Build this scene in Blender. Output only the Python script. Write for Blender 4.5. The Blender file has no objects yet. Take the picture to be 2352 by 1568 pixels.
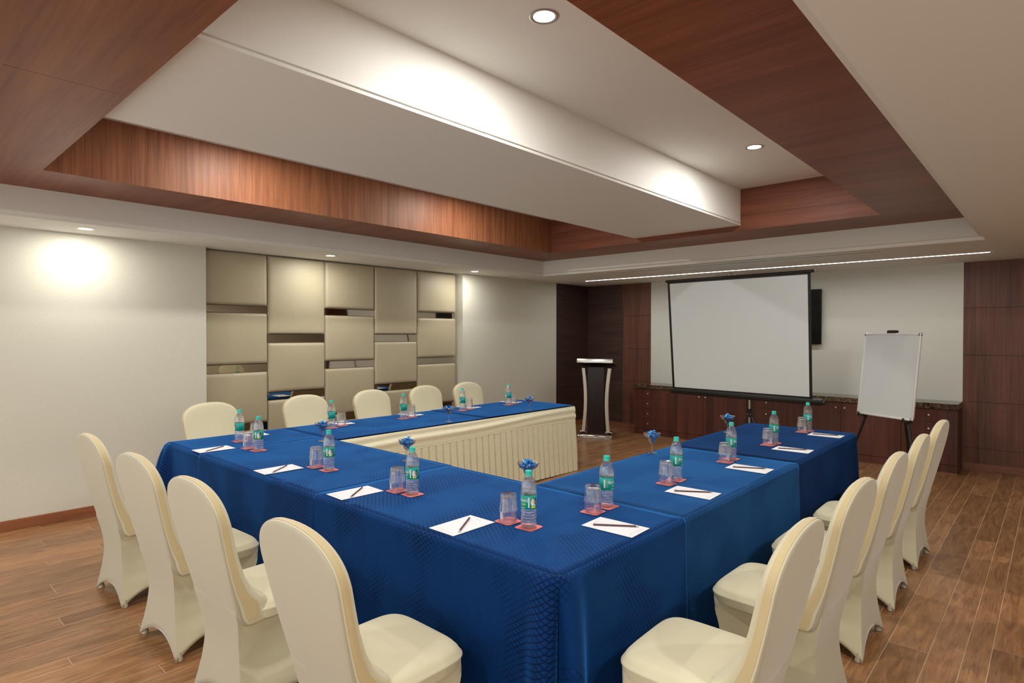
import bpy, bmesh, math, random
from mathutils import Vector, Matrix, noise
random.seed(7)
PI = math.pi
SC = bpy.context.scene
COL = SC.collection

# ------------------------------------------------------------------ materials
def nt(name):
    m = bpy.data.materials.new(name); m.use_nodes = True
    t = m.node_tree; b = t.nodes['Principled BSDF']
    return m, t, b
def node(t, typ, **kw):
    n = t.nodes.new(typ)
    for k, v in kw.items():
        if k in n.inputs: n.inputs[k].default_value = v
        else: setattr(n, k, v)
    return n
def srgb(r, g, b):
    f = lambda c: (c/255/12.92) if c/255 <= .04045 else ((c/255+.055)/1.055)**2.4
    return (f(r), f(g), f(b), 1)
def setb(b, **kw):
    for k, v in kw.items():
        k = k.replace('_', ' ')
        b.inputs[k].default_value = v
def plain(name, col, rough=.5, metal=0., spec=.5, **kw):
    m, t, b = nt(name); setb(b, Base_Color=col, Roughness=rough, Metallic=metal)
    b.inputs['Specular IOR Level'].default_value = spec
    for k, v in kw.items(): b.inputs[k.replace('_', ' ')].default_value = v
    return m
def pos_mapped(t, scale, rot=(0,0,0), src='Position'):
    g = t.nodes.new('ShaderNodeNewGeometry') if src == 'Position' else t.nodes.new('ShaderNodeTexCoord')
    mp = node(t, 'ShaderNodeMapping'); mp.inputs['Scale'].default_value = scale; mp.inputs['Rotation'].default_value = rot
    t.links.new(g.outputs[src], mp.inputs['Vector'])
    return mp.outputs['Vector']
def ramp(t, fac, stops):
    r = t.nodes.new('ShaderNodeValToRGB'); e = r.color_ramp.elements
    while len(e) < len(stops): e.new(.5)
    for k, (p, c) in enumerate(stops): e[k].position = p; e[k].color = c
    t.links.new(fac, r.inputs['Fac']); return r.outputs['Color']
def bump(t, b, h, s=.2, d=.001):
    n = node(t, 'ShaderNodeBump', Strength=s, Distance=d)
    t.links.new(h, n.inputs['Height']); t.links.new(n.outputs['Normal'], b.inputs['Normal'])
def mixc(t, a, b_, fac, mode='MIX'):
    n = t.nodes.new('ShaderNodeMix'); n.data_type = 'RGBA'; n.blend_type = mode
    for s, v in ((6, a), (7, b_), (0, fac)):
        if hasattr(v, 'links'): t.links.new(v, n.inputs[s])
        else: n.inputs[s].default_value = v
    return n.outputs[2]
def wood(name, dark, light, axis='Z', across=70., along=2.2, rough=.35, src='Position', big=.5, coat=0.):
    m, t, b = nt(name)
    s = [across]*3; s['XYZ'.index(axis)] = along
    v = pos_mapped(t, s, src=src)
    n1 = node(t, 'ShaderNodeTexNoise', Scale=1., Detail=5., Roughness=.65); t.links.new(v, n1.inputs['Vector'])
    s2 = [across*.16]*3; s2['XYZ'.index(axis)] = along*.35
    v2 = pos_mapped(t, s2, src=src)
    n2 = node(t, 'ShaderNodeTexNoise', Scale=1., Detail=3., Roughness=.5, Distortion=.6); t.links.new(v2, n2.inputs['Vector'])
    mx = t.nodes.new('ShaderNodeMix'); mx.inputs[0].default_value = big
    t.links.new(n1.outputs['Fac'], mx.inputs[2]); t.links.new(n2.outputs['Fac'], mx.inputs[3])
    c = ramp(t, mx.outputs[0], [(.34, dark), (.66, light)])
    t.links.new(c, b.inputs['Base Color']); setb(b, Roughness=rough)
    b.inputs['Coat Weight'].default_value = coat; b.inputs['Coat Roughness'].default_value = .2
    bump(t, b, n1.outputs['Fac'], .12, .0006)
    return m
def linen(name, col, amt=.06, sc=900.):
    m, t, b = nt(name)
    v = pos_mapped(t, (sc, sc, sc*.04)); n1 = node(t, 'ShaderNodeTexNoise', Scale=1., Detail=2.); t.links.new(v, n1.inputs['Vector'])
    v = pos_mapped(t, (sc*.05, sc*.05, sc)); n2 = node(t, 'ShaderNodeTexNoise', Scale=1., Detail=2.); t.links.new(v, n2.inputs['Vector'])
    a = node(t, 'ShaderNodeMath', operation='ADD'); t.links.new(n1.outputs['Fac'], a.inputs[0]); t.links.new(n2.outputs['Fac'], a.inputs[1])
    h = node(t, 'ShaderNodeMath', operation='MULTIPLY'); h.inputs[1].default_value = .5; t.links.new(a.outputs[0], h.inputs[0])
    lo = tuple(c*(1-amt*2) for c in col[:3])+(1,); hi = tuple(min(1, c*(1+amt)) for c in col[:3])+(1,)
    c = ramp(t, h.outputs[0], [(.3, lo), (.7, hi)]); t.links.new(c, b.inputs['Base Color']); setb(b, Roughness=.75)
    bump(t, b, h.outputs[0], .15, .0008); return m

M = {}
M['paint'] = plain('ceiling_paint', (.80, .80, .76, 1), .7, spec=.2)
M['paint_white'] = plain('white_paint', (.81, .815, .79, 1), .55, spec=.3)
M['wallpaper'] = linen('linen_wallpaper', (.64, .625, .535, 1))
M['wallback'] = linen('back_wallpaper', (.68, .695, .635, 1), .04)
M['soffit'] = wood('soffit_veneer', (.15, .040, .015, 1), (.30, .098, .042, 1), 'X', 45, 1.6, .42)
M['fasciaZ'] = wood('fascia_veneer_upright', (.14, .045, .018, 1), (.32, .125, .058, 1), 'Z', 130, 3.0, .5)
M['fasciaX'] = wood('fascia_veneer_level', (.12, .034, .016, 1), (.25, .085, .045, 1), 'X', 60, 1.8, .5)
M['wenge'] = wood('wenge_level_grain', (.020, .009, .007, 1), (.085, .038, .026, 1), 'X', 75, 1.5, .5, big=.25)
M['wengeY'] = wood('wenge_level_grain_side', (.018, .008, .006, 1), (.070, .032, .022, 1), 'Y', 75, 1.5, .5, big=.25)
M['panelwood'] = wood('wall_panel_veneer', (.060, .020, .011, 1), (.18, .066, .038, 1), 'Z', 60, 1.6, .5)
M['cabwood'] = wood('cabinet_veneer', (.034, .009, .006, 1), (.135, .040, .026, 1), 'Z', 42, 1.0, .4, big=.6)
M['skirting'] = wood('skirting_wood', (.20, .065, .025, 1), (.34, .13, .055, 1), 'Y', 40, 2, .4)
M['skirtingX'] = wood('skirting_wood_back', (.17, .062, .030, 1), (.27, .11, .058, 1), 'X', 40, 2, .4)
M['black'] = plain('black_plastic', (.008, .008, .008, 1), .4)
M['blackmetal'] = plain('black_metal', (.012, .011, .011, 1), .35, .3)
M['tvglass'] = plain('screen_glass_black', (.002, .002, .002, 1), .35, spec=.2)
M['chrome'] = plain('chrome', (.82, .80, .77, 1), .13, 1.)
M['steel'] = plain('brushed_steel', (.62, .60, .57, 1), .3, 1.)
M['alu'] = plain('aluminium_frame', (.80, .81, .81, 1), .35, .25)
M['brass'] = plain('pale_metal_knob', (.75, .70, .62, 1), .25, .8)
M['screenwhite'] = plain('projection_fabric', (.68, .73, .75, 1), .8, spec=.1)
M['board'] = plain('whiteboard_enamel', (.66, .69, .71, 1), .25)
M['mirror'] = plain('bronze_mirror', (.52, .45, .36, 1), .03, 1.)
M['slot'] = plain('dark_slot', (.05, .045, .04, 1), .8)
M['ivorypost'] = plain('satin_steel_post', (.66, .61, .50, 1), .35, .35)
M['podiumwood'] = wood('podium_dark_veneer', (.008, .003, .004, 1), (.024, .010, .010, 1), 'Z', 60, 2, .35)
M['teal'] = plain('teal_label', (.0, .33, .285, 1), .45)
M['cap'] = plain('teal_cap', (.01, .50, .42, 1), .35)
M['white'] = plain('white_print', (.85, .86, .85, 1), .5)
M['yellow'] = plain('yellow_print', (.75, .80, .03, 1), .5)
M['skinprint'] = plain('portrait_skin_print', (.55, .32, .24, 1), .5)
M['hairprint'] = plain('portrait_hair_print', (.03, .02, .02, 1), .5)
M['paper'] = plain('notepad_paper', (.80, .81, .86, 1), .6)
M['greyprint'] = plain('pale_grey_print', (.50, .50, .54, 1), .6)
M['pencil'] = plain('brown_pencil', (.10, .040, .042, 1), .35)
M['coaster'] = plain('red_coaster', (.74, .18, .19, 1), .6)
M['coasterprint'] = plain('pale_coaster_print', (.82, .36, .36, 1), .6)

for k_ in ('soffit', 'fasciaX', 'fasciaZ'): M[k_].node_tree.nodes['Principled BSDF'].inputs['Specular IOR Level'].default_value = .3
def spandex(name, col):
    m, t, b = nt(name); setb(b, Base_Color=col, Roughness=.62)
    b.inputs['Sheen Weight'].default_value = .35; b.inputs['Sheen Roughness'].default_value = .4
    v = pos_mapped(t, (900, 900, 900), src='Object'); n1 = node(t, 'ShaderNodeTexNoise', Scale=1.); t.links.new(v, n1.inputs['Vector'])
    bump(t, b, n1.outputs['Fac'], .06, .0004); return m
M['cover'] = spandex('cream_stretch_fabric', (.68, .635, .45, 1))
M['covershade'] = spandex('cream_stretch_fabric_shaded', (.43, .395, .30, 1))  # same fabric as the cover, darkened to carry the shade on rear faces
M['gusset'] = spandex('golden_gusset_fabric', (.62, .51, .29, 1))
M['seam'] = plain('seam_thread', (.42, .33, .18, 1), .7)

def velvet(name, dark, light, ang=.62, SHT=(.05, .33, 1., 1), SHD=(.02, .17, .62, 1)):
    m, t, b = nt(name)
    tc = t.nodes.new('ShaderNodeUVMap')
    outs = []
    for sgn in (1, -1):
        mp = node(t, 'ShaderNodeMapping'); mp.inputs['Rotation'].default_value = (0, 0, sgn*ang)
        t.links.new(tc.outputs['UV'], mp.inputs['Vector'])
        w = node(t, 'ShaderNodeTexWave', Scale=16.5, Distortion=.5, Detail=1.); w.inputs['Detail Scale'].default_value = .6
        w.bands_direction = 'Y'
        t.links.new(mp.outputs['Vector'], w.inputs['Vector']); outs.append(w.outputs['Fac'])
    mn = node(t, 'ShaderNodeMath', operation='MINIMUM'); t.links.new(outs[0], mn.inputs[0]); t.links.new(outs[1], mn.inputs[1])
    line = node(t, 'ShaderNodeMapRange'); line.inputs['From Min'].default_value = .02; line.inputs['From Max'].default_value = .22
    t.links.new(mn.outputs[0], line.inputs['Value'])
    # brushed patches decide how strongly the lattice shows
    mp = node(t, 'ShaderNodeMapping'); mp.inputs['Scale'].default_value = (2.2, 1.6, 1); t.links.new(tc.outputs['UV'], mp.inputs['Vector'])
    n = node(t, 'ShaderNodeTexNoise', Scale=1.5, Detail=2., Roughness=.4); t.links.new(mp.outputs['Vector'], n.inputs['Vector'])
    st = node(t, 'ShaderNodeMapRange'); st.inputs['From Min'].default_value = .45; st.inputs['From Max'].default_value = .58
    st.inputs['To Min'].default_value = .08; st.inputs['To Max'].default_value = 1.; t.links.new(n.outputs['Fac'], st.inputs['Value'])
    inv = node(t, 'ShaderNodeMath', operation='SUBTRACT'); inv.inputs[0].default_value = 1.; t.links.new(line.outputs[0], inv.inputs[1])
    f = node(t, 'ShaderNodeMath', operation='MULTIPLY'); t.links.new(inv.outputs[0], f.inputs[0]); t.links.new(st.outputs[0], f.inputs[1])
    mp2 = node(t, 'ShaderNodeMapping'); mp2.inputs['Scale'].default_value = (25, 6, 1); t.links.new(tc.outputs['UV'], mp2.inputs['Vector'])
    n2 = node(t, 'ShaderNodeTexNoise', Scale=1.2, Detail=4.); t.links.new(mp2.outputs['Vector'], n2.inputs['Vector'])
    base = ramp(t, n2.outputs['Fac'], [(.3, tuple(c*.86 for c in light[:3])+(1,)), (.7, light)])
    c = mixc(t, base, dark, f.outputs[0])
    t.links.new(c, b.inputs['Base Color']); setb(b, Roughness=.8)
    b.inputs['Specular IOR Level'].default_value = .1
    b.inputs['Sheen Weight'].default_value = 1.; b.inputs['Sheen Roughness'].default_value = .34
    sc_ = mixc(t, SHT, SHD, f.outputs[0]); t.links.new(sc_, b.inputs['Sheen Tint'])
    bump(t, b, line.outputs[0], .14, .002)
    return m
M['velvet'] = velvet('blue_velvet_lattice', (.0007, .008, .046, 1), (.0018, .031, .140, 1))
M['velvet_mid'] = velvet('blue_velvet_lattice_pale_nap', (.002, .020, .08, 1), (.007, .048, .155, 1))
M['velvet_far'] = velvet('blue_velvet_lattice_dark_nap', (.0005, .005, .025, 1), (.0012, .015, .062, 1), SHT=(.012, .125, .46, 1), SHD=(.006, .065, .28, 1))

def satin(name):
    m, t, b = nt(name)
    v = pos_mapped(t, (90, 20, 500)); n1 = node(t, 'ShaderNodeTexNoise', Scale=1., Detail=3.); t.links.new(v, n1.inputs['Vector'])
    c = ramp(t, n1.outputs['Fac'], [(.3, (.76, .73, .53, 1)), (.7, (.90, .885, .70, 1))]); t.links.new(c, b.inputs['Base Color'])
    setb(b, Roughness=.5); b.inputs['Sheen Weight'].default_value = .4
    bump(t, b, n1.outputs['Fac'], .25, .001); return m
M['satin'] = satin('cream_satin_skirting')

def pad_fabric():
    m, t, b = nt('woven_panel_fabric')
    outs = []
    for rot in ((.7, 0, 0), (-.7, 0, 0)):
        v = pos_mapped(t, (1, 1, 1), rot); w = node(t, 'ShaderNodeTexWave', Scale=26., Distortion=.6, Detail=1.); w.bands_direction = 'Z'
        t.links.new(v, w.inputs['Vector']); outs.append(w.outputs['Fac'])
    mx = node(t, 'ShaderNodeMath', operation='MULTIPLY'); t.links.new(outs[0], mx.inputs[0]); mx.inputs[1].default_value = 1.
    v = pos_mapped(t, (300, 300, 300)); n1 = node(t, 'ShaderNodeTexNoise', Scale=1.); t.links.new(v, n1.inputs['Vector'])
    a = node(t, 'ShaderNodeMath', operation='ADD'); t.links.new(mx.outputs[0], a.inputs[0]); t.links.new(n1.outputs['Fac'], a.inputs[1])
    c = ramp(t, a.outputs[0], [(.35, (.345, .295, .19, 1)), (1.0, (.47, .41, .28, 1))]); t.links.new(c, b.inputs['Base Color'])
    setb(b, Roughness=.5); b.inputs['Sheen Weight'].default_value = .3
    bump(t, b, a.outputs[0], .3, .0015); return m
M['pad'] = pad_fabric()

def marble():
    m, t, b = nt('brown_marble')
    v = pos_mapped(t, (28, 28, 28)); n1 = node(t, 'ShaderNodeTexNoise', Scale=1., Detail=8., Roughness=.75, Distortion=1.2); t.links.new(v, n1.inputs['Vector'])
    c = ramp(t, n1.outputs['Fac'], [(.36, (.012, .007, .005, 1)), (.5, (.085, .05, .03, 1)), (.60, (.20, .14, .09, 1)), (.68, (.42, .36, .27, 1))])
    t.links.new(c, b.inputs['Base Color']); setb(b, Roughness=.12); return m
M['marble'] = marble()

def floorwood():
    m, t, b = nt('plank_floor')
    at = t.nodes.new('ShaderNodeAttribute'); at.attribute_name = 'tone'
    g = t.nodes.new('ShaderNodeNewGeometry')
    ofs = node(t, 'ShaderNodeVectorMath', operation='MULTIPLY_ADD')
    t.links.new(at.outputs['Color'], ofs.inputs[0]); ofs.inputs[1].default_value = (37, 91, 13); t.links.new(g.outputs['Position'], ofs.inputs[2])
    def nz(sc, **k):
        mp = node(t, 'ShaderNodeMapping'); mp.inputs['Scale'].default_value = sc; t.links.new(ofs.outputs[0], mp.inputs['Vector'])
        n = node(t, 'ShaderNodeTexNoise', Scale=1., **k); t.links.new(mp.outputs['Vector'], n.inputs['Vector']); return n.outputs['Fac']
    n1 = nz((16, 2.2, 1), Detail=6., Roughness=.6, Distortion=1.6)
    n2 = nz((120, 7, 1), Detail=4., Roughness=.6)
    mx = t.nodes.new('ShaderNodeMix'); mx.inputs[0].default_value = .35; t.links.new(n1, mx.inputs[2]); t.links.new(n2, mx.inputs[3])
    c = ramp(t, mx.outputs[0], [(.22, (.11, .047, .020, 1)), (.42, (.21, .098, .040, 1)), (.60, (.34, .168, .072, 1)), (.75, (.42, .23, .11, 1))])
    sep = t.nodes.new('ShaderNodeSeparateColor'); t.links.new(at.outputs['Color'], sep.inputs[0])
    mr = node(t, 'ShaderNodeMapRange'); mr.inputs['To Min'].default_value = .78; mr.inputs['To Max'].default_value = 1.18; t.links.new(sep.outputs[0], mr.inputs['Value'])
    hs = node(t, 'ShaderNodeHueSaturation'); t.links.new(c, hs.inputs['Color']); t.links.new(mr.outputs[0], hs.inputs['Value'])
    t.links.new(hs.outputs[0], b.inputs['Base Color'])
    rr = node(t, 'ShaderNodeMapRange'); rr.inputs['To Min'].default_value = .22; rr.inputs['To Max'].default_value = .38; t.links.new(n2, rr.inputs['Value'])
    t.links.new(rr.outputs[0], b.inputs['Roughness']); b.inputs['Specular IOR Level'].default_value = .5
    bump(t, b, n2, .12, .0006); return m
M['floor'] = floorwood()
M['grout'] = plain('pale_floor_joint', (.50, .36, .24, 1), .6)

def clear(name, tint, refr=.4, ior=1.25, fr=.75, diff=.06, base=.10, rough=.03, rib=None):
    m = bpy.data.materials.new(name); m.use_nodes = True; t = m.node_tree; t.nodes.clear()
    out = t.nodes.new('ShaderNodeOutputMaterial'); tr = node(t, 'ShaderNodeBsdfTransparent'); tr.inputs['Color'].default_value = tint
    rf = node(t, 'ShaderNodeBsdfRefraction', Roughness=.0, IOR=ior); rf.inputs['Color'].default_value = tint
    g = node(t, 'ShaderNodeBsdfGlossy', Roughness=rough); g.inputs['Color'].default_value = (1, 1, 1, 1)
    d = node(t, 'ShaderNodeBsdfDiffuse'); d.inputs['Color'].default_value = (.95, .95, .97, 1)
    lw = node(t, 'ShaderNodeLayerWeight', Blend=.30)
    if rib:
        v = pos_mapped(t, rib, src='Object'); n = node(t, 'ShaderNodeTexNoise', Scale=1., Detail=2.); t.links.new(v, n.inputs['Vector'])
        bp = node(t, 'ShaderNodeBump', Strength=.8, Distance=.004); t.links.new(n.outputs['Fac'], bp.inputs['Height'])
        for q in (rf, g, lw): t.links.new(bp.outputs['Normal'], q.inputs['Normal'])
    mr = node(t, 'ShaderNodeMapRange'); mr.inputs['To Min'].default_value = base; mr.inputs['To Max'].default_value = fr
    t.links.new(lw.outputs['Facing'], mr.inputs['Value'])
    def mx(f, a, b_):
        q = t.nodes.new('ShaderNodeMixShader')
        if hasattr(f, 'links'): t.links.new(f, q.inputs[0])
        else: q.inputs[0].default_value = f
        t.links.new(a.outputs[0], q.inputs[1]); t.links.new(b_.outputs[0], q.inputs[2]); return q
    m3 = mx(mr.outputs[0], mx(diff, mx(refr, tr, rf), d), g)
    t.links.new(m3.outputs[0], out.inputs['Surface'])
    return m
M['pet'] = clear('clear_plastic_bottle', (.985, .99, 1, 1), .30, 1.15, .85, .045, .12, rib=(120, 120, 60))
M['glass'] = clear('clear_glass', (.995, .995, 1, 1), .10, 1.25, .95, .014, .05)
def foil():
    m, t, b = nt('blue_foil_wrapper'); setb(b, Roughness=.22, Metallic=.25)
    v = pos_mapped(t, (160, 160, 160)); n = node(t, 'ShaderNodeTexNoise', Scale=1., Detail=2.); t.links.new(v, n.inputs['Vector'])
    c = ramp(t, n.outputs['Fac'], [(.42, (.0, .14, .50, 1)), (.56, (.02, .32, .78, 1)), (.68, (.55, .78, .95, 1))]); t.links.new(c, b.inputs['Base Color']); return m
M['foil'] = foil()
def emis(name, col, s):
    m, t, b = nt(name); setb(b, Base_Color=(0, 0, 0, 1)); b.inputs['Emission Color'].default_value = col; b.inputs['Emission Strength'].default_value = s; return m
M['lamp'] = emis('lamp_diffuser', (1, .97, .92, 1), 14.)
M['strip'] = emis('led_strip_diffuser', (1, .98, .93, 1), 50.)

# ------------------------------------------------------------------ mesh builder
class MB:
    def __init__(s): s.v = []; s.f = []; s.m = []; s.uv = None
    def add(s, vs, fs, mi=0):
        o = len(s.v); s.v += [tuple(p) for p in vs]
        for f in fs: s.f.append(tuple(i+o for i in f)); s.m.append(mi)
    def box(s, x0, x1, y0, y1, z0, z1, bev=0., mi=0, mat=None, seg=2):
        bm = bmesh.new(); bmesh.ops.create_cube(bm, size=1)
        for v in bm.verts: v.co = Vector(((x0+x1)/2+v.co.x*(x1-x0), (y0+y1)/2+v.co.y*(y1-y0), (z0+z1)/2+v.co.z*(z1-z0)))
        if bev: bmesh.ops.bevel(bm, geom=bm.edges[:], offset=bev, segments=seg, profile=.5, affect='EDGES')
        if mat: bmesh.ops.transform(bm, matrix=mat, verts=bm.verts[:])
        bm.verts.index_update(); s.add([v.co[:] for v in bm.verts], [[v.index for v in f.verts] for f in bm.faces], mi); bm.free()
    def grid(s, P, nu, nv, cu=False, cv=False, mi=0, flip=False):
        vs = [P(i/(nu if cu else nu), j/(nv if cv else nv)) for i in range(nu if cu else nu+1) for j in range(nv if cv else nv+1)]
        a = nu if cu else nu+1; b = nv if cv else nv+1; fs = []
        for i in range(nu):
            for j in range(nv):
                q = [i*b+j, ((i+1) % a)*b+j, ((i+1) % a)*b+(j+1) % b, i*b+(j+1) % b]
                fs.append(q[::-1] if flip else q)
        s.add(vs, fs, mi)
    def lathe(s, prof, n=24, c=(0, 0, 0), mi=0, rf=None, cap0=False, cap1=False):
        vs = []; fs = []; k = len(prof)
        for i in range(n):
            a = 2*PI*i/n
            for (r, z) in prof:
                rr = r*(rf(a, z) if rf else 1); vs.append((c[0]+rr*math.cos(a), c[1]+rr*math.sin(a), c[2]+z))
        for i in range(n):
            for j in range(k-1): fs.append((i*k+j, ((i+1) % n)*k+j, ((i+1) % n)*k+j+1, i*k+j+1))
        if cap0: fs.append([i*k for i in range(n)][::-1])
        if cap1: fs.append([i*k+k-1 for i in range(n)])
        s.add(vs, fs, mi)
    def tube(s, pts, r, n=10, mi=0, caps=True):
        pts = [Vector(p) for p in pts]; vs = []; fs = []
        rs = r if isinstance(r, (list, tuple)) else [r]*len(pts)
        up = None
        for k, p in enumerate(pts):
            d = (pts[min(k+1, len(pts)-1)]-pts[max(k-1, 0)]).normalized()
            if up is None: up = d.orthogonal().normalized()
            up = (up-d*up.dot(d)).normalized(); w = d.cross(up)
            for i in range(n):
                a = 2*PI*i/n; vs.append(p+(up*math.cos(a)+w*math.sin(a))*rs[k])
        for k in range(len(pts)-1):
            for i in range(n): fs.append((k*n+i, k*n+(i+1) % n, (k+1)*n+(i+1) % n, (k+1)*n+i))
        if caps: fs.append(list(range(n))[::-1]); fs.append([(len(pts)-1)*n+i for i in range(n)])
        s.add(vs, fs, mi)
    def mesh(s, name, mats, smooth=True, ang=35):
        me = bpy.data.meshes.new(name); me.from_pydata(s.v, [], s.f)
        for mt in mats: me.materials.append(M[mt])
        for p, mi in zip(me.polygons, s.m): p.material_index = mi
        me.update()
        if smooth: me.shade_smooth(); me.set_sharp_from_angle(angle=math.radians(ang))
        return me
    def obj(s, name, mats, parent=None, smooth=True, ang=35, loc=None):
        if isinstance(mats, str): mats = [mats]
        o = bpy.data.objects.new(name, s.mesh(name, mats, smooth, ang)); COL.objects.link(o)
        if parent: o.parent = parent
        if loc: o.location = loc
        return o
def empty(name, loc=(0, 0, 0), rz=0):
    o = bpy.data.objects.new(name, None); COL.objects.link(o); o.location = loc; o.rotation_euler = (0, 0, rz); o.empty_display_size = .1; return o
def tag(o, label, cat, group=None):
    o['label'] = label; o['category'] = cat
    if group: o['group'] = group
    return o
def struct(o): o['kind'] = 'structure'; return o
def copy_tree(o, parent=None):
    c = o.copy(); COL.objects.link(c)
    if parent: c.parent = parent
    for ch in list(o.children): copy_tree(ch, c)
    return c
def place(proto, state, loc, rz, label, cat, group):
    o = proto if proto not in state.values() else copy_tree(proto)
    state[proto.name] = proto
    o.location = loc; o.rotation_euler = (0, 0, rz); tag(o, label, cat, group); return o
USED = {}
def solidbox(name, b, mat, parent=None, bev=0.):
    m = MB(); m.box(*b, bev=bev); return m.obj(name, mat, parent)

# ------------------------------------------------------------------ dimensions
XL, YB, ZC = -6.30, 8.957, 2.473
XR, YF = 2.4, -1.6             # the room stays open behind the camera
RZ = 2.688                     # wood soffit
R0, R1, RY0, RY1 = -5.66, -.54, -.05, 6.91
I0, I1, IY0, IY1 = -4.988, -1.19, .85, 6.247
ZT = 3.12
BX0, BX1, BZ = -3.71, -2.462, 2.742
T = .76

# ------------------------------------------------------------------ floor: planks in strips of three widths
def build_floor():
    me = bpy.data.meshes.new('floor'); vs = []; fs = []; mi = []; tone = []
    g = .0015
    xs = []; x = -.232; w = [.101, .134, .175]; k = 0
    lines = [x]
    while x > XL-.15: x -= w[k % 3]; lines.append(x); k += 1
    x = -.232; k = 2
    while x < XR: x += w[k % 3]; lines.append(x); k -= 1
    lines = sorted(lines)
    for i in range(len(lines)-1):
        a, b = lines[i], lines[i+1]; L = 1.315
        kk = round((a+.642)/.1367); y = 6.26-.345*kk
        y -= math.ceil((y-YF)/L)*L
        while y < YB:
            y2 = y+L; c0 = max(y, YF); c1 = min(y2, YB)
            if c1 > c0:
                o = len(vs); vs += [(a+g, c0+g, 0), (b-g, c0+g, 0), (b-g, c1-g, 0), (a+g, c1-g, 0)]; fs.append((o, o+1, o+2, o+3)); mi.append(0)
                tone.append((random.random(), random.random(), random.random(), 1))
            y = y2
    o = len(vs); vs += [(XL-.2, YF, -.0002), (XR, YF, -.0002), (XR, YB+.1, -.0002), (XL-.2, YB+.1, -.0002)]; fs.append((o, o+1, o+2, o+3)); mi.append(1); tone.append((0, 0, 0, 1))
    me.from_pydata(vs, [], fs); me.materials.append(M['floor']); me.materials.append(M['grout'])
    for p, q in zip(me.polygons, mi): p.material_index = q
    ca = me.color_attributes.new('tone', 'FLOAT_COLOR', 'CORNER'); li = 0
    for p in me.polygons:
        for _ in p.loop_indices: ca.data[li].color = tone[p.index]; li += 1
    me.update(); ob = bpy.data.objects.new('floor', me); COL.objects.link(ob); struct(ob)
build_floor()

# ------------------------------------------------------------------ walls
RYa, RYb = 2.373, 5.868        # recess for the padded panels
for a_, b_, x_ in ((YF, RYa, XL), (RYb, 8.034, XL), (RYa, RYb, XL-.17)):
    m = MB(); m.box(XL-.3, x_, a_, b_, 0, ZC+.02); struct(m.obj('wall_left', 'wallpaper', smooth=False))
m = MB(); m.box(XL-.3, XL+.004, 8.034, YB+.2, 0, ZC+.02); struct(m.obj('trim_1', 'wengeY', smooth=False))
m = MB(); m.box(-5.022, -.839, YB, YB+.2, 0, ZC+.02); struct(m.obj('wall_back', 'wallback', smooth=False))
m = MB(); m.box(XL, -5.574, YB, YB+.2, 0, ZC+.02); struct(m.obj('trim_2', 'wenge', smooth=False))
def wood_cols(name, x0, x1, cols):
    zs = [0, .262, .81, 1.365, 1.926, ZC+.02]; m = MB()
    for (a, b) in cols:
        for z0, z1 in zip(zs, zs[1:]): m.box(a+.0015, b-.0015, YB-.004, YB+.1, z0+.0018, z1-.0018, .0015, seg=1)
    m.box(x0, x1, YB+.004, YB+.2, 0, ZC+.02, mi=1)
    return struct(m.obj(name, ['panelwood', 'black'], smooth=False))
wood_cols('trim_3', -5.574, -5.022, [(-5.572, -5.022)])
wood_cols('trim_4', -.839, XR, [(-.839, -.24), (-.24, .7), (.7, 1.6), (1.6, XR)])
m = MB(); m.box(XR, XR+.2, YF, YB, 0, ZC+.02); struct(m.obj('wall_right', 'wallpaper', smooth=False))
# baseboards
m = MB(); m.box(XL, XL+.014, YF, RYa, 0, .086, .003); m.box(XL, XL+.014, RYb, YB, 0, .086, .003); m.box(XL-.17, XL-.155, RYa, RYb, 0, .086, .003)
struct(m.obj('baseboard_left', 'skirting', smooth=False))
m = MB(); m.box(XL+.014, -5.08, YB-.018, YB, 0, .086, .003); m.box(-.835, XR, YB-.018, YB, 0, .086, .003)
struct(m.obj('baseboard_back', 'skirtingX', smooth=False))

# ------------------------------------------------------------------ ceiling
m = MB()
sx0, sx1, sy0, sy1 = -5.70, -.498, -.10, 6.957
m.box(XL-.2, sx0, YF, YB+.1, ZC, ZC+.035); m.box(sx1, XR, YF, YB+.1, ZC, ZC+.035)
m.box(sx0, sx1, sy1, YB+.1, ZC, ZC+.035); m.box(sx0, sx1, YF, sy0, ZC, ZC+.035)
ceil = struct(m.obj('ceiling', 'paint', smooth=False))
m = MB(); z0, z1 = ZC+.0351, RZ+.05
m.box(R0-.3, R0, RY0-.3, RY1+.3, z0, z1); m.box(R1, R1+.3, RY0-.3, RY1+.3, z0, z1)
m.box(R0, R1, RY1, RY1+.3, z0, z1); m.box(R0, R1, RY0-.3, RY0, z0, z1)
m.obj('recess_band', 'paint', ceil, smooth=False)
m = MB(); m.box(R0, I0, RY0, RY1, RZ, RZ+.04); m.box(I1, R1, RY0, RY1, RZ, RZ+.04); m.box(I0, I1, IY1, RY1, RZ, RZ+.04)
m.box(I0, -3.157, RY0, IY0, RZ, RZ+.04); m.box(-3.154, I1, RY0, IY0, RZ, RZ+.04)
m.obj('wood_soffit', 'soffit', ceil, smooth=False)
m = MB(); zt = ZT+.03
m.box(I0-.05, I0+.0015, IY0-.05, IY1+.05, RZ+.0004, zt); m.box(I1-.0015, I1+.05, IY0-.05, IY1+.05, RZ+.0004, zt)
m.obj('side_fascia', 'fasciaZ', ceil, smooth=False)
m = MB(); m.box(I0+.0015, I1-.0015, IY1-.0015, IY1+.05, RZ+.0004, zt); m.box(I0+.0015, I1-.0015, IY0-.05, IY0+.0015, RZ+.0004, zt)
m.obj('end_fascia', 'fasciaX', ceil, smooth=False)
m = MB(); m.box(I0-.05, I1+.05, IY0-.05, IY1+.05, ZT, ZT+.05); m.obj('tray_ceiling', 'paint', ceil, smooth=False)
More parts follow.
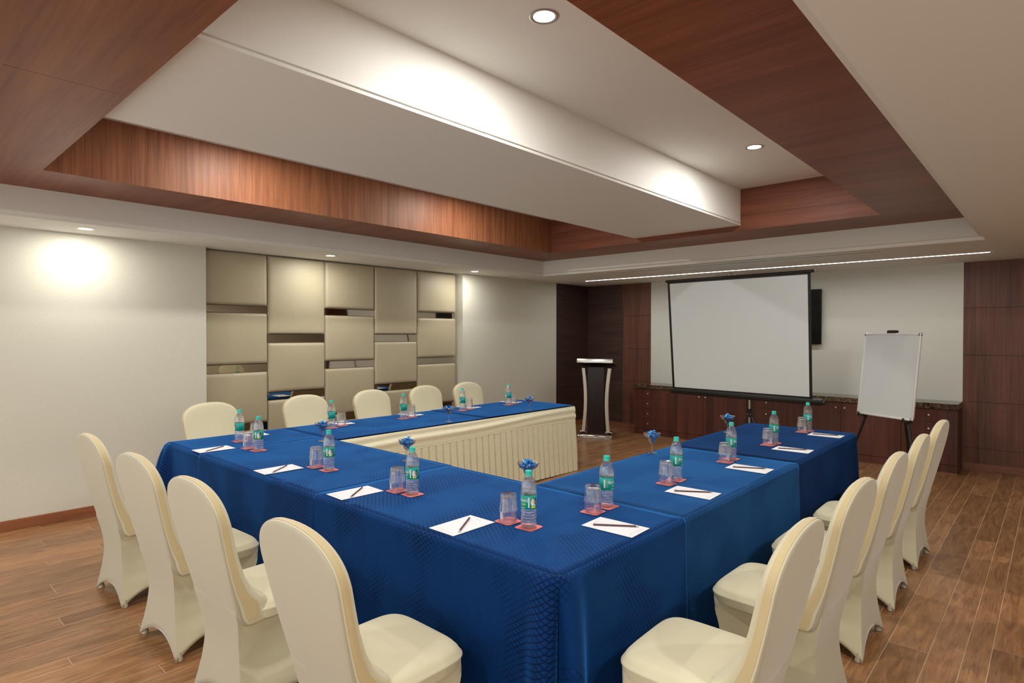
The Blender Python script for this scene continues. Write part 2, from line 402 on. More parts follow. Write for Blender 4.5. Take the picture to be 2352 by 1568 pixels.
m = MB(); m.box(BX0, BX1, IY0, IY1, BZ+.016, ZT)
m.box(BX0-.006, BX1+.006, IY0, IY1, BZ, BZ+.014, .002); m.box(BX1, BX1+.010, IY0, IY1, BZ+.026, BZ+.029)
m.obj('bulkhead', 'paint_white', ceil, smooth=False)

# ------------------------------------------------------------------ light fittings
def spot(parent, loc, power, rad=.05, col=(1, .965, .895)):
    l = bpy.data.lights.new('downlight_glow', 'AREA'); l.shape = 'DISK'; l.size = rad*2; l.energy = power; l.color = col
    o = bpy.data.objects.new('downlight_glow', l); COL.objects.link(o); o.location = loc
    if parent: o.parent = parent
    return o
def make_downlight(R):
    t = empty('downlight')
    m = MB(); m.lathe([(R*.70, .012), (R*.72, -.001), (R*.80, -.003), (R*.93, -.004), (R, -.0015), (R, .002)], 36); m.obj('trim_ring', 'steel', t)
    m = MB(); m.lathe([(0.0001, -.0005), (R*.71, -.0005)], 32); d = m.obj('diffuser', 'lamp', t, smooth=False)
    return t
PW = dict(wall=7.6, tray=22.5, side=18)
dl = make_downlight(.066)
spot(dl, (0, 0, -.005), PW['wall'], .045)
DG = 'recessed ceiling downlights'
for lab, (x, y) in [('round downlight in the low ceiling beside the plain wall at left', (-5.953, 1.296)),
                    ('round downlight in the low ceiling above the middle of the padded panels', (-5.965, 3.561)),
                    ('round downlight in the low ceiling at the right end of the padded panels', (-5.955, 5.773))]:
    place(dl, USED, (x, y, ZC-.001), 0, lab, 'ceiling light', DG)
dr = make_downlight(.067); spot(dr, (0, 0, -.005), PW['side'], .045)  # unseen downlights added as fill, right side and behind the camera
for y in (-.9, 1.3, 3.56, 5.77):
    place(dr, USED, (.95, y, ZC-.001), 0, 'added unseen fill downlight in the low ceiling along the right side, outside the photo', 'ceiling light', 'added fill downlights along the right side')
for x in (-4.6, -2.8, -1.0):
    place(dr, USED, (x, -.9, ZC-.001), 0, 'added unseen fill downlight in the low ceiling behind the camera', 'ceiling light', 'added fill downlights behind the camera')
dt = make_downlight(.072); spot(dt, (0, 0, -.005), PW['tray'], .049)
for lab, (x, y) in [('large round downlight at the top edge of the photo, right of the white box', (-1.828, 2.231)),
                    ('round downlight at the far end of the raised ceiling, right of the white box', (-1.828, 4.915)),
                    ('round recessed downlight hidden above the left side of the white box, nearer one', (-4.35, 2.15)),
                    ('round recessed downlight hidden above the left side of the white box, farther one', (-4.35, 4.4))]:
    place(dt, USED, (x, y, ZT-.001), 0, lab, 'ceiling light', DG)
st = empty('light_strip', (0, 0, ZC)); tag(st, 'long thin glowing light strip in the ceiling above the projection screen', 'ceiling light')
m = MB(); m.box(-5.66, -.53, 7.975, 8.005, -.0035, -.0015); m.obj('diffuser', 'strip', st, smooth=False)
m = MB(); m.box(-5.68, -.50, 7.966, 7.975, -.006, 0); m.box(-5.68, -.50, 8.005, 8.014, -.006, 0); m.box(-5.68, -5.66, 7.975, 8.005, -.006, 0); m.box(-.53, -.50, 7.975, 8.005, -.006, 0)
m.obj('profile', 'paint_white', st, smooth=False)
m = MB(); m.box(-4.73, -1.36, 7.13, 7.15, -.004, 0); m.box(-4.73, -1.36, 7.20, 7.22, -.004, 0); m.box(-4.75, -4.73, 7.13, 7.22, -.004, 0); m.box(-1.36, -1.34, 7.13, 7.22, -.004, 0)
av = empty('slot_vent', (0, 0, ZC)); tag(av, 'long narrow air slot in the ceiling in front of the light strip', 'vent')
m.obj('frame', 'paint', av, smooth=False); m = MB(); m.box(-4.73, -1.36, 7.15, 7.20, -.002, -.0005); m.obj('slot', 'slot', av, smooth=False)

# ------------------------------------------------------------------ padded wall panels and mirror strips
ys = [2.374, 3.054, 3.749, 4.444, 5.128, 5.828]
colname = ['leftmost', 'second', 'middle', 'fourth', 'rightmost']
ordn = ['topmost', 'second from the top', 'third from the top', 'lowest']
def pad_panel(y0, y1, z0, z1):
    xb, xf = XL-.17, XL-.082; r = .028; m = MB(); W = y1-y0-.006; Hh = z1-z0-.005
    cy, cz = (y0+y1)/2, (z0+z1)/2
    def P(u, v):
        # rounded pad: steep at the border, gently domed inside
        a, b = u*2-1, v*2-1
        ex = 1-abs(a)**14; ez = 1-abs(b)**14
        fa = lambda q: math.copysign(1-(1-abs(q))**1.9, q)
        aa, bb = fa(a), fa(b)
        da = (1-abs(aa))*W/2; db = (1-abs(bb))*Hh/2
        def rim(d): return 1 if d >= r else math.sqrt(max(0, 1-(1-d/r)**2))
        h = rim(da)*rim(db)
        dome = .012*(1-aa*aa)*(1-bb*bb)
        return (xb+.04+(xf-xb-.04-.012)*h+dome, cy+aa*W/2, cz+bb*Hh/2)
    m.grid(P, 22, 22)
    m.box(xb, xb+.041, y0+.003, y1-.003, z0+.0025, z1-.0025)
    return m
def mirror(y0, y1, z0, z1):
    m = MB(); m.box(XL-.17, XL-.115, y0+.002, y1-.002, z0, z1, .0015, seg=1); return m
for c in range(5):
    if c % 2 == 0:
        pads = [(1.905, 2.468), (1.28, 1.83), (.64, 1.195), (.09, .56)]; mir = [(1.83, 1.905), (1.195, 1.28), (.56, .64)]
    else:
        pads = [(1.60, 2.468), (.958, 1.508), (.32, .874), (.09, .235)]; mir = [(1.508, 1.60), (.874, .958), (.235, .32)]
    for k, (a, b) in enumerate(pads):
        o = pad_panel(ys[c], ys[c+1], a, b).obj('padded_panel', 'pad')
        tag(o, f'beige padded wall panel, {ordn[k]} in the {colname[c]} column', 'wall panel', 'padded panels on the left wall')
    for k, (a, b) in enumerate(mir):
        o = mirror(ys[c], ys[c+1], a, b).obj('mirror_strip', 'mirror', smooth=False)
        tag(o, f'bronze mirror strip between padded panels, {ordn[k]} in the {colname[c]} column', 'mirror', 'mirror strips between the padded panels')

# ------------------------------------------------------------------ cabinets along the back wall
CY = 8.526
rowz = [.10, .26, .42, .58, .735]
def knob(m_, x, z):
    prof = [(.004, 0), (.004, .012), (.011, .016), (.013, .022), (.010, .028), (.0001, .030)]
    vs = MB(); vs.lathe(prof, 14)
    vs.v = [(x+p[0], CY-.018-p[2], z+p[1]) for p in vs.v]; return vs
def cabinet(x0, x1, kind, label):
    t = empty('cabinet', ((x0+x1)/2, CY+.2, 0)); tag(t, label, 'cabinet', 'dark wood cabinets under the marble worktop')
    def fin(m_, name, mat, par, **k):
        o = m_.obj(name, mat, par, **k); o.matrix_parent_inverse = par.matrix_world.inverted() if par.type != 'EMPTY' else Matrix.Identity(4)
        return o
    ox, oy = (x0+x1)/2, CY+.2
    def shift(mb): mb.v = [(p[0]-ox, p[1]-oy, p[2]) for p in mb.v]; return mb
    m = MB(); m.box(x0, x1, CY, YB-.02, .012, .742); m.box(x0, x1, CY-.016, CY, .012, .097, .001, seg=1); shift(m).obj('body', 'cabwood', t, smooth=False)
    m = MB(); m.box(x0, x1, CY-.022, CY+.01, 0, .012); shift(m).obj('foot_strip', 'skirtingX', t, smooth=False)
    if kind == 'drawers':
        for k in range(4):
            m = MB(); m.box(x0+.002, x1-.002, CY-.018, CY, rowz[k]+.0015, rowz[k+1]-.0015, .0012, seg=1)
            d = shift(m).obj('drawer', 'cabwood', t, smooth=False)
            shift(knob(None, (x0+x1)/2, rowz[k]+.085)).obj('knob', 'brass', d)
    else:
        xm = (x0+x1)/2
        for a, b, kx in ((x0, xm, xm-.055), (xm, x1, xm+.045)):
            m = MB(); m.box(a+.0015, b-.0015, CY-.018, CY, .1015, .7335, .0012, seg=1)
            d = shift(m).obj('door', 'cabwood', t, smooth=False)
            shift(knob(None, kx, .672)).obj('knob', 'brass', d)
cabinet(-5.077, -4.547, 'drawers', 'dark wood four-drawer cabinet at the left end, beside the lectern')
cabinet(-4.547, -3.25, 'doors', 'dark wood two-door cabinet behind the left half of the projection screen base')
cabinet(-3.25, -2.70, 'drawers', 'dark wood four-drawer cabinet below the projection screen, middle of the row')
cabinet(-2.70, -1.39, 'doors', 'dark wood two-door cabinet between the projection screen and the whiteboard easel')
cabinet(-1.39, -.8375, 'drawers', 'dark wood four-drawer cabinet at the right end, behind the last covered chairs')
m = MB(); m.box(-5.085, -.8355, CY-.026, YB-.001, .742, .806, .004); tag(m.obj('worktop', 'marble', smooth=False), 'brown speckled marble worktop running over the row of cabinets', 'worktop')

# ------------------------------------------------------------------ television
t = empty('television', (-3.06, YB, 1.852)); tag(t, 'flat black television on the back wall, mostly hidden behind the projection screen', 'television')
m = MB(); m.box(-.67, .67, -.075, -.035, -.377, .377, .003); m.obj('housing', 'tvglass', t)
m = MB(); m.box(-.66, .66, -.078, -.0752, -.362, .367); m.obj('screen', 'tvglass', t, smooth=False)
m = MB(); m.box(-.2, .2, -.036, -.001, -.15, .15); m.obj('bracket', 'blackmetal', t, smooth=False)

# ------------------------------------------------------------------ tripod projection screen
TL = Vector((-3.681, 6.978, 2.283)); n1 = Vector((.99633, -.08556, -.0007)).normalized(); n2 = Vector((-.0256, .1601, -.9868)).normalized()
nb = n1.cross(-n2).normalized()  # nb points away from the room's middle
W, Hs = 1.745, 1.40
org = TL+n1*W/2
t = empty('projection_screen', (org.x+.02, org.y+.10, 0)); tag(t, 'large white projection screen with black border standing on a tripod', 'projection screen')
O = Vector(t.location)
def L(x, d, b): return org+n1*x+n2*d+nb*b-O    # right, down, back
if nb.y < 0: nb = -nb
def obox(m, x0, x1, d0, d1, b0, b1, mi=0, bev=0.):
    mt = Matrix(((n1.x, n2.x, nb.x, 0), (n1.y, n2.y, nb.y, 0), (n1.z, n2.z, nb.z, 0), (0, 0, 0, 1)))
    mt = Matrix.Translation(org-O) @ mt
    m.box(x0, x1, d0, d1, b0, b1, bev, mi, mt)
m = MB(); obox(m, -W/2+.03, W/2-.03, .035, Hs-.005, 0, .0015); m.obj('screen_surface', 'screenwhite', t, smooth=False)
m = MB(); obox(m, -W/2, -W/2+.031, .0, Hs, -.0006, .0022); obox(m, W/2-.031, W/2, .0, Hs, -.0006, .0022); obox(m, -W/2, W/2, 0, .036, -.0006, .0022); obox(m, -W/2, W/2, Hs-.022, Hs, -.0006, .0022)
m.obj('border', 'black', t, smooth=False)
m = MB(); m.tube([L(-W/2-.02, .004, 0), L(W/2+.04, .004, 0)], .016, 12); m.obj('top_bar', 'black', t)
m = MB(); m.tube([L(-W/2-.025, -.012, 0), L(W/2+.045, -.012, 0), L(W/2+.045, .012, 0)], .0025, 8); m.obj('bar_edge', 'chrome', t)
m = MB(); obox(m, -W/2-.03, W/2+.11, Hs-.01, Hs+.065, -.035, .045, 0, .022); m.tube([L(W/2+.08, Hs+.03, 0), L(W/2+.135, Hs+.03, 0)], .026, 12); m.obj('roller_case', 'black', t)
px, py = .015, 7.36-t.location.y
top = L(-.01, -.045, .04)
m = MB(); m.tube([(px-.0, py, .62), (px, py, 2.20), (px, py-.04, 2.25), (top.x, top.y, 2.31)], .011, 12); m.tube([(px, py, .25), (px, py, 1.0)], .015, 12); m.obj('pole', 'steel', t)
m = MB(); m.tube([L(-.05, -.01, 0), L(-.035, -.04, 0), L(-.01, -.05, .01), L(.02, -.04, 0), L(.03, -.01, 0)], .004, 8); m.obj('hook', 'chrome', t)
m = MB(); m.lathe([(.012, .60), (.036, .60), (.036, .63), (.024, .64), (.024, .70), (.012, .70)], 16, (px, py, 0)); m.obj('collar', 'black', t)
for a in (-2.2, -.55, 1.55):
    m = MB(); m.tube([(px+.03*math.cos(a), py+.03*math.sin(a), .615), (px+.40*math.cos(a), py+.40*math.sin(a), .014)], [.011, .010], 8)
    lg = m.obj('leg', 'blackmetal', t)
    m = MB(); m.tube([(px+.39*math.cos(a), py+.39*math.sin(a), .03), (px+.405*math.cos(a), py+.405*math.sin(a), .0)], .014, 8); m.obj('rubber_foot', 'black', lg)

# ------------------------------------------------------------------ lectern
t = empty('lectern', (-5.335, 7.85, 0), math.radians(22)); tag(t, 'dark wood lectern with curved pale posts and chrome base in the far corner', 'lectern')
m = MB(); m.box(-.14, .12, -.09, .12, .06, 1.10, .004); m.obj('column', 'podiumwood', t, smooth=False)
for s in (-1, 1):
    m = MB()
    pts = [(s*(.20-.035*math.sin(PI*k/14)+.02*(k/14-.5 if s > 0 else .0)), -.09, .10+.98*k/14) for k in range(15)]
    for p, q in zip(pts, pts[1:]): m.add([(p[0]-.024, -.115, p[2]), (p[0]+.024, -.115, p[2]), (p[0]+.024, -.06, p[2]), (p[0]-.024, -.06, p[2]), (q[0]-.024, -.115, q[2]), (q[0]+.024, -.115, q[2]), (q[0]+.024, -.06, q[2]), (q[0]-.024, -.06, q[2])], [(0, 1, 5, 4), (1, 2, 6, 5), (2, 3, 7, 6), (3, 0, 4, 7)])
    po = m.obj('post', 'ivorypost', t)
    m = MB(); m.box(s*.205-.05, s*.205+.05, -.13, -.03, .088, .104, .004); m.obj('post_bracket', 'chrome', po)
    m = MB(); m.box(s*.205-.02, s*.205+.02, -.11, -.05, .05, .09, .003); m.obj('spacer', 'blackmetal', t)
    m = MB(); m.tube([(s*.10, -.05, 1.105), (s*.24, -.05, 1.10), (s*.235, .1, 1.07)], .014, 8); m.obj('shelf_support', 'blackmetal', t)
m = MB(); m.box(-.268, .262, -.19, .20, .0, .018, .004)
def bp(u, v):
    x = -.268+u*.53; a = v*2*PI; return (x, -.165+.03*math.cos(a)-.012*math.cos(u*2*PI), .034+.026*math.sin(a))
m.grid(bp, 20, 12, cv=True); m.box(-.268, -.24, -.19, .20, 0, .05, .008); m.box(.235, .262, -.19, .20, 0, .05, .008)
m.obj('base', 'chrome', t)
m = MB(); mt = Matrix.Translation((-.0, 0, 1.155)) @ Matrix.Rotation(math.radians(-11), 4, 'X'); m.box(-.275, .275, -.20, .24, -.02, .02, .006, 0, mt); m.obj('reading_desk', 'podiumwood', t)
m = MB(); m.box(-.28, .28, -.225, -.198, -.03, .038, .008, 0, mt); m.obj('desk_edge', 'steel', t)

# ------------------------------------------------------------------ whiteboard easel
TLe = Vector((-1.552, 7.412, 1.624)); e1 = Vector((.8615, -.5076, 0)).normalized(); e2 = Vector((-.1223, -.0655, -.9903)); e2 = (e2-e1*e1.dot(e2)).normalized()
eb = e1.cross(e2);  eb = eb if eb.y > 0 else -eb
We, He = .65, .877
t = empty('easel_whiteboard', (-1.34, 7.35, 0)); tag(t, 'white flip board in an aluminium frame on a black tripod easel', 'whiteboard'); O = Vector(t.location)
oe = TLe+e1*We/2
def Le(x, d, b): return oe+e1*x+e2*d+eb*b-O
mt = Matrix.Translation(oe-O) @ Matrix(((e1.x, e2.x, eb.x, 0), (e1.y, e2.y, eb.y, 0), (e1.z, e2.z, eb.z, 0), (0, 0, 0, 1)))
m = MB(); m.box(-We/2+.01, We/2-.01, .01, He-.01, .002, .012, 0, 0, mt); m.obj('board', 'board', t, smooth=False)
m = MB(); w = .02
for b_ in ((-We/2, -We/2+w, .02, He-.02), (We/2-w, We/2, .02, He-.02)): m.box(b_[0], b_[1], b_[2], b_[3], -.006, .016, .004, 0, mt)
for b_ in ((0, w), (He-w, He)): m.box(-We/2+.02, We/2-.02, b_[0], b_[1], -.006, .016, .004, 0, mt)
m.obj('frame', 'alu', t)
for sx in (-1, 1):
    for d in (0, He-.032):
        m = MB(); x = sx*(We/2-.0155); m.box(x-.017, x+.017, d-.001, d+.033, -.009, .018, .008, 0, mt, 3); m.obj('corner_cap', 'steel', t)
m = MB(); m.box(-.055, .055, -.028, .006, -.010, .028, .008, 0, mt); m.obj('top_clip', 'black', t)
apex = Le(0, -.01, .05)
for sx in (-1, 1):
    c = Le(sx*.24, He+.01, .035); d = (c-apex); f = apex+d*((apex.z)/(apex.z-c.z)); f.z = .008
    f += Vector((e1.x*sx*.02, e1.y*sx*.02, 0))
    m = MB(); m.tube([apex, c, f], [.012, .013, .011], 8); lg = m.obj('leg', 'blackmetal', t)
    m = MB(); m.tube([f+Vector((0, 0, .02)), f-Vector((0, 0, .008))], .016, 8); m.obj('rubber_foot', 'black', lg)
    m = MB(); x = sx*.26; m.box(x-.035, x+.03, He-.003, He+.022, -.028, .045, .005, 0, mt); m.box(x-.03, x-.015, He-.02, He+.01, -.03, -.018, .002, 0, mt); m.obj('board_rest', 'black', lg)
b_ = Vector((eb.x, eb.y, 0)).normalized(); f = apex+b_*.48-e1*.20; f.z = .008
m = MB(); m.tube([apex, f], [.012, .011], 8); lg = m.obj('leg', 'blackmetal', t)
m = MB(); m.tube([f+Vector((0, 0, .02)), f-Vector((0, 0, .008))], .016, 8); m.obj('rubber_foot', 'black', lg)

# ------------------------------------------------------------------ tablecloths
def lerp(a, b, t): return a+(b-a)*t
XT0, XT1, YT0, YT1 = -5.111, -1.268, 1.636, 5.745
def cloth(x0, x1, y0, y1, edges, mat, label, lift=0., corners=(), drop=.745, BUMP=.075, CC=-.05):
    """top sheet plus a hanging side for each listed edge; uv is the unfolded cloth"""
    me = bpy.data.meshes.new('tablecloth'); bm = bmesh.new(); uvl = bm.loops.layers.uv.new('UVMap')
    zt_ = T+lift
    def put(P, nu, nv, UVf, flip=False):
        g = [[bm.verts.new(P(i/nu, j/nv)) for j in range(nv+1)] for i in range(nu+1)]
        for i in range(nu):
            for j in range(nv):
                q = [(i, j), (i+1, j), (i+1, j+1), (i, j+1)]
                if flip: q = q[::-1]
                f = bm.faces.new([g[a][b] for a, b in q]); f.smooth = True
                for lp, (a, b) in zip(f.loops, q): lp[uvl].uv = UVf(a/nu, b/nv)
    def topP(u, v):
        x = x0+(x1-x0)*u; y = y0+(y1-y0)*v
        z = zt_+.0018*noise.noise(Vector((x*3, y*3, 1.3)))
        return (x, y, z)
    r = .014
    put(lambda u, v: topP(u, v), 40, 24, lambda u, v: (x0+(x1-x0)*u, y0+(y1-y0)*v))
    for e in edges:
        # frame of the edge: start a, direction d, outward normal o
        a, d, o = {'S': ((x0, y0), (1, 0), (0, -1)), 'N': ((x0, y1), (1, 0), (0, 1)), 'E': ((x1, y0), (0, 1), (1, 0)), 'W': ((x0, y0), (0, 1), (-1, 0))}[e]
        Ln = (x1-x0) if e in 'SN' else (y1-y0)
        c0 = {'S': 'SW', 'N': 'NW', 'E': 'SE', 'W': 'SW'}[e] in corners; c1 = {'S': 'SE', 'N': 'NE', 'E': 'NE', 'W': 'NW'}[e] in corners
        nu = max(60, int(Ln*110)); nv = 24
        def P(u, v, a=a, d=d, o=o, Ln=Ln, c0=c0, c1=c1, e=e):
            s = Ln*(u+.0*u); dep = max(0, v)*drop; f = dep/drop
            # rounded fold over the table edge
            if dep < r*1.57: ang = dep/r; off = r*math.sin(ang)-0; z = zt_-r*(1-math.cos(ang)); off = off-0
            else: off = r; z = zt_-r-(dep-r*1.57)
            z = max(z, .006)
            off += .012*f+.010*f*math.sin(s*5.1+a[0]*3+a[1])+.006*f*math.sin(s*11.7+1.3)
            sl = 0
            for on, dist, sg in ((c0, s, -1), (c1, Ln-s, 1)):
                if on and dist < .30:
                    k = 1-math.exp(-3.2*f)
                    off += k*(BUMP*math.exp(-((dist-.06)/.05)**2)-.02*math.exp(-(dist/.02)**2))
                    sl += sg*k*.05*math.exp(-((dist-.05)/.045)**2)
            x = a[0]+d[0]*(s+sl)+o[0]*off; y = a[1]+d[1]*(s+sl)+o[1]*off
            for key, dist, on in (({'S': 'SW', 'N': 'NW', 'E': 'SE', 'W': 'SW'}[e], s, c0), ({'S': 'SE', 'N': 'NE', 'E': 'NE', 'W': 'NW'}[e], Ln-s, c1)):
                if on and dist < .034:
                    kx = 1 if 'E' in key else -1; ky = 1 if 'N' in key else -1
                    c = min(dep, r)*.6+CC*(1-math.exp(-3.2*f))
                    w = (1-dist/.034)**1.3
                    x = lerp(x, (x1 if kx > 0 else x0)+kx*c, w); y = lerp(y, (y1 if ky > 0 else y0)+ky*c, w)
            return (x, y, z)
        def UVf(u, v, a=a, d=d, o=o, Ln=Ln): return (a[0]+d[0]*u*Ln+o[0]*v*drop, a[1]+d[1]*u*Ln+o[1]*v*drop)
        put(P, nu, nv, UVf, flip=e in 'NW' and e != 'N' or e == 'N' and False)
    bmesh.ops.remove_doubles(bm, verts=bm.verts[:], dist=.0004)
    bmesh.ops.recalc_face_normals(bm, faces=bm.faces[:])
    bm.to_mesh(me); bm.free(); me.materials.append(M[mat]); me.update()
    o = bpy.data.objects.new('tablecloth', me); COL.objects.link(o)
    md = o.modifiers.new('thick', 'SOLIDIFY'); md.thickness = .0022; md.offset = -1
    tag(o, label, 'tablecloth', 'blue velvet tablecloths on the conference table'); return o
ya, yb = 2.585, 4.17
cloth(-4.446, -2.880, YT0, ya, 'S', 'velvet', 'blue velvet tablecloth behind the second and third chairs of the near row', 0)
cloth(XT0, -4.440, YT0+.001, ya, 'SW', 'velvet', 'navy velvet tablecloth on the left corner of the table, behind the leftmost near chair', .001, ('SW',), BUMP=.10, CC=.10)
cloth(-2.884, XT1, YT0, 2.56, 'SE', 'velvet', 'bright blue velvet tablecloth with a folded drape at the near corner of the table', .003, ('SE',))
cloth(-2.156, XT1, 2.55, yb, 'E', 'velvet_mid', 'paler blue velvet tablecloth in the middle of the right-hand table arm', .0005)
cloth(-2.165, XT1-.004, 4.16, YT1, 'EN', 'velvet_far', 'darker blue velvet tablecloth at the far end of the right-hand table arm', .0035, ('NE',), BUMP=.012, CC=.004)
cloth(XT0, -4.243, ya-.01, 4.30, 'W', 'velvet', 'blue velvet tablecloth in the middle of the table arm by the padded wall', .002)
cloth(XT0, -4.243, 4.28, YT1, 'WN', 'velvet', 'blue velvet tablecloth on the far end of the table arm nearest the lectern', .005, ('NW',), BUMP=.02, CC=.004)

# cream pleated skirting on the inner side
def skirt():
    t = empty('table_skirt', (-4.243, 4.17, 0)); tag(t, 'cream pleated satin skirt hanging along the inside of the left table arm', 'table skirt')
    x0 = -4.243+.004; y0, y1 = 2.58, 5.752
    def bandP(u, v):
        y = y0+(y1-y0)*u; z = T-.006-v*.165
        end = max(0, 1-(y1-y)/.25)
        sag = .012*math.sin(v*PI)+.0065*math.sin(v*PI*4+u*5+.8*math.sin(u*9))*math.sin(v*PI)
        return (x0+.004+sag+.012*v-t.location.x, y-t.location.y, z-.008*math.sin(u*7)*v)
    m = MB(); m.grid(bandP, 110, 20, flip=True)
    m.obj('gathered_band', 'satin', t)
    n = 37; m = MB()
    def plP(u, v):
        k = u*n; fr = k-math.floor(k)
        y = y0+(y1-y0)*u
        # box pleats: flat face, then a narrow fold going in
        dp = 1 if fr < .78 else (math.cos((fr-.78)/.22*2*PI)*.5+.5)**1.6
        am = .030+.024*v
        z = T-.168-v*(T-.176)
        wob = .010*v*noise.noise(Vector((math.floor(k)*1.7, v*1.5, 0)))
        return (x0+.014+.042*v+am*(dp-1)+wob-t.location.x+.004, y+.012*v*noise.noise(Vector((k*.9, 3, v)))-t.location.y, z-.008*math.sin(u*7))
    m.grid(plP, n*12, 14, flip=True)
    m.obj('pleats', 'satin', t, ang=60)
    m = MB()
    m.grid(lambda u, v: (x0+.018+.004*math.sin(v*2*PI)-t.location.x, y0+(y1-y0)*u-t.location.y, T-.169+.0045*math.cos(v*2*PI)-.008*math.sin(u*7)), 60, 8, cv=True)
    m.obj('seam_band', 'satin', t)
    m = MB(); m.grid(lambda u, v: ((XT0+.02)+(x0+.01-(XT0+.02))*u-t.location.x, y1-t.location.y+.0, T-.01-(T-.02)*v), 60, 6); m.obj('end_panel', 'satin', t)
skirt()
# plain inner backs of the other two runs (seen only from other positions)
m = MB(); m.grid(lambda u, v: (-2.15, 2.56+(YT1-2.56)*u, T-.004-(T-.01)*v), 40, 4); o = m.obj('table_skirt', 'satin'); tag(o, 'cream satin skirt on the hidden inner side of the right table arm', 'table skirt')
m = MB(); m.grid(lambda u, v: (-4.235+(-2.16+4.235)*u, 2.59, T-.004-(T-.01)*v), 40, 4); o = m.obj('table_skirt', 'satin'); tag(o, 'cream satin skirt on the hidden inner side of the near table run', 'table skirt')

# ------------------------------------------------------------------ covered chair
def lerp(a, b, t): return a+(b-a)*t
def sm(x): x = max(0, min(1, x)); return x*x*(3-2*x)
def interp(tab, z):
    if z <= tab[0][0]: return tab[0][1]
    for (a, p), (b, q) in zip(tab, tab[1:]):
        if z <= b: t = (z-a)/(b-a); t = t*t*(3-2*t)*.5+t*.5; return p+(q-p)*t
    return tab[-1][1]
def make_chair():
    t = empty('banquet_chair')
    # rear face of the back against height
    REAR = [(0, -.215), (.14, -.199), (.28, -.192), (.40, -.206), (.52, -.236), (.62, -.261), (.78, -.298), (1.01, -.346)]
    HW = [(.36, .203), (.40, .206), (.55, .2175), (.70, .2315), (.86, .245), (1.1, .245)]
    TH = [(.36, .10), (.42, .125), (.50, .135), (.525, .108), (.56, .084), (.62, .066), (.70, .057), (1., .052)]
    def lin(tab, z):
        if z <= tab[0][0]: return tab[0][1]
        for (a, p), (b, q) in zip(tab, tab[1:]):
            if z <= b: return p+(q-p)*(z-a)/(b-a)
        return tab[-1][1]
    def rear(z):
        n = len(REAR)
        if z <= REAR[0][0]: return REAR[0][1]
        for i in range(n-1):
            a, b = REAR[i], REAR[i+1]
            if z <= b[0] or i == n-2:
                p, q = REAR[max(0, i-1)], REAR[min(n-1, i+2)]
                h = b[0]-a[0]; t_ = (z-a[0])/h
                ma = (b[1]-p[1])/(b[0]-p[0])*h; mb_ = (q[1]-a[1])/(q[0]-a[0])*h
                return (2*t_**3-3*t_**2+1)*a[1]+(t_**3-2*t_**2+t_)*ma+(-2*t_**3+3*t_**2)*b[1]+(t_**3-t_**2)*mb_
    # ---- backrest
    zb, za, zt_ = .398, .86, 1.010
    def outline(n=72):
        pts = []
        # up the right side
        for k in range(30):
            z = zb+.03+(za-zb-.03)*k/29; pts.append((lin(HW, z), z))
        for k in range(1, 26):
            a = PI/2*k/13
            c, s_ = math.cos(a), math.sin(a)
            pts.append((math.copysign(abs(c)**(2/2.35), c)*.244, za+(zt_-za)*abs(s_)**(2/2.35)))
        for k in range(30):
            z = za-(za-zb-.03)*k/29; pts.append((-lin(HW, z), z))
        w = lin(HW, zb+.03)
        for k in range(1, 24):
            a = PI+PI*k/24; c, s_ = math.cos(a), math.sin(a)
            pts.append((math.copysign(abs(c)**.35, c)*w, zb+.03+.03*(-abs(s_)**.5)))
        return pts
    OL = outline(); N = len(OL); cx, cz = 0, .66
    nsec = 14; rings = []
    mats = []
    # section from rear centre, round the edge, to the front centre
    def yat(z):
        r_ = .075
        return rear(z)+(r_-math.sqrt(max(0, r_*r_-(min(r_, .462-z))**2)) if z < .462 else 0)
    prof = [(.0, 0.0), (.25, 0), (.5, 0), (.72, 0), (.86, .0), (.945, .004), (.972, .02), (.986, .06), (.995, .13), (1.0, .24), (1.003, .5), (1.0, .72), (.990, .84), (.970, .93), (.935, .98), (.86, 1.), (.7, 1.0), (.5, 1.0), (.25, 1.0), (0, 1.0)]
    m = MB(); vs = []; fs = []; K = len(prof)
    for (ins, dp) in prof:
        for (x, z) in OL:
            # inset measured as a distance from the edge, not a scale, near the rim
            px_, pz_ = cx+(x-cx)*ins, cz+(z-cz)*ins
            y = yat(pz_)+(lin(TH, pz_)-(yat(pz_)-rear(pz_)))*dp
            pil = (1-min(1, ins)**3)
            if dp < .5: y -= .004*pil
            else: y += .016*pil
            vs.append((px_, y, pz_))
    for k in range(K-1):
        for i in range(N):
            fs.append((k*N+i, k*N+(i+1) % N, (k+1)*N+(i+1) % N, (k+1)*N+i))
    m.add(vs, fs)
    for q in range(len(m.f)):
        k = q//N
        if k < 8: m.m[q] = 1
    bk = m.obj('backrest', ['cover', 'covershade'], t, ang=80)
    bm = bmesh.new(); bm.from_mesh(bk.data); bmesh.ops.recalc_face_normals(bm, faces=bm.faces[:]); bm.to_mesh(bk.data); bm.free()
    # side gusset, a slightly golden band between the two seams
    m = MB()
    def gus(u, v):
        i = u*(N-1); a = int(i); b = min(N-1, a+1); f = i-a
        x = lerp(OL[a][0], OL[b][0], f); z = lerp(OL[a][1], OL[b][1], f)
        ins = 1.006+.004*math.sin(v*PI)+.0035*noise.noise(Vector((u*40, v*2, 0)))
        px_, pz_ = cx+(x-cx)*ins, cz+(z-cz)*(1.004+.003*math.sin(v*PI))
        return (px_, yat(z)+(lin(TH, z)*.9-(yat(z)-rear(z)))*lerp(.26, .74, v), pz_)
    m.grid(gus, N-1, 5); g = m.obj('side_gusset', 'gusset', bk)
    bm = bmesh.new(); bm.from_mesh(g.data); bmesh.ops.recalc_face_normals(bm, faces=bm.faces[:]); bm.to_mesh(g.data); bm.free()
    # ---- seat
    xs, y0, y1 = .222, -.165, .240
